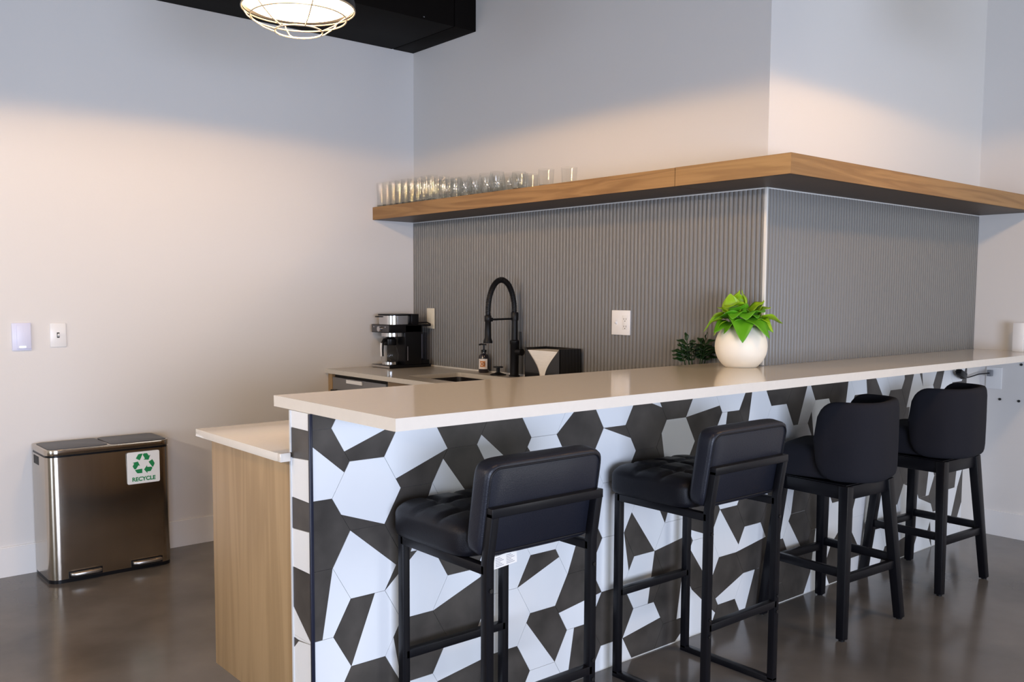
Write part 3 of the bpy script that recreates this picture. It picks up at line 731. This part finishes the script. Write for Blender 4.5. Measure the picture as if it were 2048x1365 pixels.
# soap bottle
sb = thing('soap_bottle', 'dark pump soap bottle with white and orange label beside the sink', 'bottle', (3.262, 4.032, CZ))
MB().lathe([(.028, 0), (.030, .003), (.030, .085), (.026, .100), (.014, .108), (.013, .116)], n=28).build('bottle_body', dark_amber, sb)
MB().lathe([(.015, .1165), (.015, .130), (.006, .132), (.005, .160)], n=18).tube([(.0, 0, .160), (-.004, .018, .162), (-.006, .034, .158)], .005, 8).tube([(0, 0, .160), (.003, -.016, .160)], .004, 8).build('pump', black_pl, sb)
lab = MB(); K = 10
vs = []; r_ = .0306
for k in range(K+1):
    a = math.radians(180+37)+math.radians(-55+110*k/K)-math.radians(0)
    vs += [(r_*math.cos(a), r_*math.sin(a), .022), (r_*math.cos(a), r_*math.sin(a), .080)]
lab.add(vs, [(2*k, 2*k+2, 2*k+3, 2*k+1) for k in range(K)]).build('label', mat('label_white', (.72, .66, .62, 1), .6), sb)
vs = []; r_ = .0309
for k in range(K+1):
    a = math.radians(180+37)+math.radians(-30+60*k/K)
    vs += [(r_*math.cos(a), r_*math.sin(a), .034), (r_*math.cos(a), r_*math.sin(a), .068)]
MB().add(vs, [(2*k, 2*k+2, 2*k+3, 2*k+1) for k in range(K)]).build('label_print', label_orange, sb)
for (aa, zz, rr) in ((-9, .051, .0085), (14, .051, .0070)):
    pts = []
    for k in range(16):
        th_ = 2*PI*k/16; a = math.radians(217+aa)+math.cos(th_)*rr/.031; pts.append((.0312*math.cos(a), .0312*math.sin(a), zz+math.sin(th_)*rr))
    MB().tube(pts, .0012, 6, closed=True).build('label_mark', paper if aa < 0 else black_pl, sb)

# paper towel box
nb = thing('towel_dispenser', 'black open-front box full of folded paper towels beside the faucet', 'dispenser', (3.14, 3.28, CZ))
Wn, Dn, Hn = .262, .150, .172
fr = MB()
cut = []
for k in range(13):
    f = k/12; cut.append((.006+(.105)*math.sin(f*PI/2)**1.1, Hn-f*(Hn-.018)))
poly_l = [(0, 0), (0, Hn)]+[(a, c) for a, c in cut]+[(.122, 0)]
fr.prism(poly_l, YZ, 0, .003); fr.prism([(Wn-a, c) for a, c in poly_l], YZ, 0, .003)
fr.box((.0, 0, 0), (Dn, .003, Hn)).box((0, Wn-.003, 0), (Dn, Wn, Hn)).box((Dn-.003, 0, 0), (Dn, Wn, Hn)).box((0, 0, 0), (Dn, Wn, .003))
fr.build('box', gloss_black, nb, smooth=False)
ts = MB()
for k in range(36):
    z = .005+k*.0043; o_ = random.uniform(-.002, .002); ts.box((.006+random.uniform(0, .003), .008+o_, z), (Dn-.006, Wn-.008+o_, z+.0037+random.uniform(0, .0005)))
tag(ts.build('paper_towels', paper, loc=(3.14, 3.28, CZ), smooth=False), 'stack of folded pale paper towels filling the black box', 'paper towels')

# ------------------------------------------------------------------ coffee machine
cm = thing('coffee_machine', 'black and chrome coffee machine with glass carafe in the corner by the white wall', 'coffee machine', (2.975, 4.565, CZ))
MB().box((0, .0, 0), (.30, .205, .018)).build('base', black_pl, cm, bevel=.003)
MB().box((-.004, .004, .003), (-.0005, .201, .016)).build('base_trim', chrome, cm)
MB().box((.108, 0, .018), (.232, .205, .262)).build('body', black_pl, cm, bevel=.006)
MB().box((.0, 0, .213), (.235, .205, .262)).build('head', black_pl, cm, bevel=.004)
MB().box((.232, 0, .250), (.30, .16, .262)).build('tank_lid', black_pl, cm, bevel=.003)
MB().box((-.003, .008, .218), (-.0005, .197, .258)).build('control_panel', mat('dark_steel', (.12, .12, .13, 1), .3, metal=.8), cm, bevel=.001)
MB().tube([(-.003, .10, .236), (-.018, .10, .236)], .016, 20).build('dial', chrome, cm)
MB().tube([(-.003, .04, .248), (-.008, .04, .248)], .005, 12).build('button', chrome, cm)
MB().tube([(-.003, .165, .248), (-.008, .165, .248)], .005, 12).build('button', chrome, cm)
MB().prism(rrect(.10, .1025, .17, .17, .06, 8), XY, .2625, .315).build('hopper', chrome, cm, ang=25)
MB().prism(rrect(.10, .1025, .178, .178, .06, 8), XY, .3152, .325).box((-.004, .12, .305), (.02, .16, .312)).box((.165, .01, .2625), (.215, .195, .325)).build('hopper_lid', black_pl, cm, bevel=.002)
MB().lathe([(.062, .188), (.070, .190), (.070, .212), (.06, .2125)], (.072, .0785, 0), 28).build('filter_ring', chrome, cm)
tk = MB().prism(rrect(.262, .075, .05, .13, .015), XY, .045, .21).build('water_tank', smoke_glass, cm)
MB().tube([(.262, .05, .05), (.262, .05, .20)], .006, 10).build('tank_tube', mat('pale_tube', (.5, .5, .55, 1), .4), tk)
MB().box((.236, .006, .018), (.29, .145, .044)).build('tank_base', black_pl, cm, bevel=.003)
MB().box((.125, -.0015, .045), (.128, -.0005, .13)).build('level_gauge', mat('gauge_grey', (.25, .25, .28, 1), .4), cm)
cf = thing('coffee_carafe', 'clear glass carafe with black lid and handle standing in the coffee machine', 'carafe', (3.030, 4.650, CZ+.0185))
cf.rotation_euler.z = math.radians(20); cf.scale = (.88, .88, 1.0)
MB().lathe([(.052, .018), (.058, .03), (.060, .065), (.050, .100), (.041, .118)], n=32, cap=False).build('jug', glass_m, cf)
MB().lathe([(.050, 0), (.056, .002), (.056, .018), (.052, .0185)], n=32).build('chrome_band', chrome, cf)
MB().lathe([(.043, .1182), (.045, .125), (.044, .155), (.03, .163)], n=32).build('lid', black_pl, cf)
MB().tube([(-.035, 0, .150), (-.065, 0, .152), (-.085, 0, .135), (-.088, 0, .09), (-.084, 0, .055)], [.010, .011, .011, .010, .008], 12).build('handle', black_pl, cf)
MB().tube([(-.098, 0, .135), (-.1, 0, .10), (-.096, 0, .055)], .0065, 10).build('handle_trim', plast_w, cf)
tag(MB().tube([(3.295, 4.60, 1.178), (3.27, 4.605, 1.19), (3.20, 4.62, 1.186), (3.13, 4.64, 1.186)], .004, 8).build('power_lead', black_pl), 'short black cord reaching from the coffee machine to the ivory wall plate', 'cord')

# ------------------------------------------------------------------ plants
def leaf(mb, base, dirv, L, Wd, mi, droop=.25, roll=0, heart=True, fold=.25):
    d = Vector(dirv).normalized(); u = Vector((0, 0, 1)); sx = d.cross(u)
    if sx.length < .05: sx = Vector((1, 0, 0))
    sx.normalize(); nz = sx.cross(d).normalized()
    Rm = Matrix.Rotation(roll, 3, d); sx = Rm @ sx; nz = Rm @ nz
    n = 10; vs = []; fs = []
    for i in range(n+1):
        f = i/n
        wv = (math.sin(PI*f**.62))**.8*(1-.15*f) if heart else math.sin(PI*f**.8)**.7
        if i == n: wv = .0
        w_ = Wd/2*max(wv, .02)
        c = Vector(base)+d*(L*f)-Vector((0, 0, 1))*(droop*L*f*f)
        back = d*(-.10*L*math.sin(PI*min(1, f*3)) if heart and f < .33 else 0)
        for k, s in enumerate((-1, -.5, 0, .5, 1)):
            vs.append(c+sx*s*w_+nz*(abs(s)*fold*w_)+back*abs(s)-nz*.004*math.sin(9*f)*abs(s))
    for i in range(n):
        for k in range(4): fs.append((i*5+k, i*5+k+1, (i+1)*5+k+1, (i+1)*5+k))
    mb.add(vs, fs, mi)
PC = Vector((3.185, 2.2455, ZT))
pp = thing('potted_pothos', 'bright green pothos in a round white pot on the bar top by the wall corner', 'potted plant', PC)
prof = []
for k in range(19):
    a = -PI/2+.62+(PI-.62-.66)*k/18; prof.append((.106*math.cos(a) if True else 0, .0865+.1065*math.sin(a)))
zmin = prof[0][1]; prof = [(max(r, .02), z-zmin) for r, z in prof]
top = prof[-1]
prof = [(.055, 0)]+prof+[(top[0]-.008, top[1]-.001), (top[0]-.010, top[1]-.02), (.01, top[1]-.022)]
MB().lathe(prof, n=56).build('pot', pot_m, pp, ang=50)
zt = top[1]
MB().lathe([(top[0]-.012, zt-.018), (.005, zt-.012)], n=30).build('soil', soil, pp)
lf = MB(); stm = MB(); rnd = random.Random(11)
# image-right = R2, towards viewer = -fw (horizontal)
rr_ = Vector((R2.x, R2.y, 0)).normalized(); tv = Vector((-fw.x, -fw.y, 0)).normalized()
def L_(r, v, z): return rr_*r+tv*v+Vector((0, 0, z))
spec = [  # tip-base position (right, toward viewer, up), direction, length, width, mat, droop, roll
 ((-.045, .01, .065), (-.1, .1, 1), .085, .062, 0, .05, .3), ((-.030, -.02, .09), (.25, .2, 1), .080, .03, 0, .1, 1.2),
 ((-.02, .0, .085), (-.55, .5, .45), .085, .07, 0, .6, .2), ((.02, .0, .075), (-.25, .0, 1), .085, .050, 0, -.05, -.4),
 ((.025, .01, .075), (.75, .2, .55), .075, .040, 0, .05, .5), ((.075, .0, .05), (.15, .1, 1), .070, .050, 0, .0, .4),
 ((.075, .02, .045), (1, .2, .05), .085, .066, 0, .35, -.3), ((.06, .03, .035), (.5, .6, .25), .060, .050, 0, .5, .1),
 ((.0, .04, .055), (-.15, 1, .75), .090, .085, 1, .95, .1), ((-.04, .03, .05), (-.9, .35, .25), .105, .080, 1, .45, .3),
 ((-.02, .05, .045), (-.1, .7, -.1), .105, .080, 1, .95, -.2), ((.015, .05, .045), (.55, .6, -.15), .100, .066, 1, .75, .2),
 ((-.05, .02, .025), (-.9, .4, -.05), .085, .060, 1, .5, -.3), ((-.03, .05, .03), (-.75, .7, -.1), .10, .05, 1, .45, .5),
 ((-.075, .0, .055), (-1, .1, .0), .085, .034, 0, 1.0, 1.0), ((.04, .04, .03), (.8, .6, -.1), .075, .045, 1, .5, .2),
 ((.05, .0, .06), (.4, -.2, .9), .06, .045, 0, .2, .0), ((.0, -.03, .05), (-.2, -.6, .9), .085, .065, 1, .3, .2),
 ((-.05, -.03, .045), (-.8, -.6, .4), .08, .06, 1, .5, .0), ((.05, -.04, .04), (.7, -.7, .4), .08, .06, 0, .5, .0),
 ((.02, .02, .055), (.25, .7, .45), .075, .060, 1, .8, -.5), ((-.015, .02, .07), (-.25, .6, .8), .07, .065, 1, .6, .5),
 ((-.01, -.01, .09), (-.1, .2, 1), .07, .05, 0, .2, .1), ((.045, .03, .06), (.3, .7, .6), .075, .06, 1, .6, .2), ((-.055, .01, .055), (-.7, .2, .7), .075, .055, 0, .3, -.2), ((.06, .02, .06), (.7, .3, .7), .07, .05, 0, .3, .3), ((-.03, .045, .06), (-.5, .9, .5), .08, .065, 1, .8, .1),
 ((.07, .03, .035), (.75, .5, -.2), .055, .035, 0, .8, .8), ((-.07, .02, .03), (-.9, .3, -.3), .06, .035, 0, .8, .4),
]
for (bp_, dv, ln, wd, mi, dr_, ro) in spec:
    bpos = L_(*bp_)+Vector((0, 0, zt-.012)); dvec = L_(*dv)
    leaf(lf, bpos, dvec, ln, wd*1.35, mi, dr_*.8, ro, True, .16)
    root = Vector((bpos.x*.35, bpos.y*.35, zt-.014)); mid = (root+bpos)/2+Vector((0, 0, .012))
    stm.tube([root, mid, bpos], .0016, 6)
lo = lf.build('foliage', [leaf_a, leaf_b], pp, ang=90)
so = lo.modifiers.new('s', 'SOLIDIFY'); so.thickness = .0008
stm.build('stems', leaf_b, pp)
# dark plant behind the bar
zp = thing('potted_zz_plant', 'small dark green leafy plant peeking over the bar top left of the white pot', 'potted plant', (3.245, 2.522, LZ))
MB().lathe([(.038, 0), (.05, .004), (.056, .095), (.052, .096), (.050, .082), (.005, .084)], n=30).build('pot', matte_black, zp)
lf = MB(); stm = MB(); rz_ = random.Random(5)
for (r, v, hgt) in ((-.045, .02, .262), (-.060, .0, .218), (-.022, .01, .225), (.022, .01, .235), (.048, .0, .228), (.034, .02, .262)):
    b0 = Vector((0, 0, .083))+rr_*r*.3; tip = rr_*r+tv*v+Vector((0, 0, hgt-.012))
    pts = [b0.lerp(tip, f)+rr_*(r*.15*math.sin(PI*f)) for f in (0, .25, .5, .75, 1)]
    stm.tube(pts, [.004, .0035, .003, .0025, .0015], 6)
    for k in range(3):
        f = .62+.14*k; p = b0.lerp(tip, f)+rr_*(r*.15*math.sin(PI*f))
        for s_ in (-1, 1):
            leaf(lf, p, rr_*(s_*.8+r*6)+tv*(.5*s_+rz_.uniform(-.2, .2))+Vector((0, 0, .75+rz_.uniform(-.3, .2))), .056, .026, 0, .2, s_*.6, False, .1)
    leaf(lf, tip, (tip-b0).normalized(), .042, .020, 0, .05, .3, False, .1)
lo = lf.build('foliage', [leaf_c], zp, ang=90); so = lo.modifiers.new('s', 'SOLIDIFY'); so.thickness = .001
stm.build('stems', leaf_c, zp)

# ------------------------------------------------------------------ glasses on the shelf
def tumbler(r0, r1, h, name, label, group, loc, th=.0022, base=.010):
    t = thing(name, label, 'glass', loc, 0, group)
    MB().lathe([(r0, base), (r1, h), (r1-th*.5, h+.0008), (r1-th, h), (r0-th, base+.001)], n=28, cap=False).build('glass_wall', glass_m, t)
    MB().lathe([(r0*.93, 0), (r0, .002), (r0, base), (.001, base+.0005)], n=28).build('glass_base', glass_base, t)
    return t
ZG = S2+.0002
ORD = ['first', 'second', 'third', 'fourth', 'fifth', 'sixth', 'seventh', 'eighth', 'ninth']; ROW = ['front', 'middle', 'back']
first = None; rnd = random.Random(3)
for i in range(9):
    for j in range(3):
        y = 4.765-i*.066-.006*j; x = 3.052+j*.078
        loc = (x+rnd.uniform(-.003, .003), y+rnd.uniform(-.003, .003), ZG)
        lb_ = 'tall clear tumbler on the shelf, %s row, %s from the left wall' % (ROW[j], ORD[i])
        if first is None: first = tumbler(.027, .031, .142, 'tall_tumbler', lb_, 'tall clear tumblers on the shelf', loc)
        else: dup(first, loc, label=lb_)
def stemless(loc):
    t = thing('stemless_glass', 'round clear stemless glass in the middle group on the shelf', 'glass', loc, 0, 'stemless glasses on the shelf')
    pr = [(.024, .006), (.034, .018), (.042, .038), (.044, .055), (.041, .078), (.035, .108), (.0342, .108), (.0402, .078), (.0432, .055), (.0412, .038), (.033, .019), (.02, .010)]
    MB().lathe(pr, n=28, cap=False).build('glass_bowl', glass_m, t)
    MB().lathe([(.022, 0), (.025, .002), (.026, .007), (.001, .009)], n=28).build('glass_base', glass_base, t)
    return t
f2 = None
for i in range(7):
    for j in range(3):
        loc = (3.066+j*.092+rnd.uniform(-.004, .004), 4.138-i*.090+j*.03-(.02 if j == 1 else 0)+rnd.uniform(-.006, .006), ZG)
        if loc[1] < 3.60: continue
        lb_ = 'round clear stemless glass, %s row, %s after the tall tumblers' % (ROW[j], ORD[i])
        if f2 is None: f2 = stemless(loc); f2['label'] = lb_
        else: dup(f2, loc, label=lb_)
rk = ((3.075, 3.515, 'first short straight glass right of the round stemless ones'), (3.15, 3.515, 'short straight glass standing behind, between two others in the right group'),
      (3.08, 3.325, 'short straight glass at the right of the group of three'), (3.12, 3.205, 'lone short straight glass at the right end of the row'))
f3 = None
for x, y, lb_ in rk:
    if f3 is None: f3 = tumbler(.036, .040, .085, 'short_glass', lb_, 'short straight glasses on the shelf', (x, y, ZG), base=.008)
    else: dup(f3, (x, y, ZG), label=lb_)
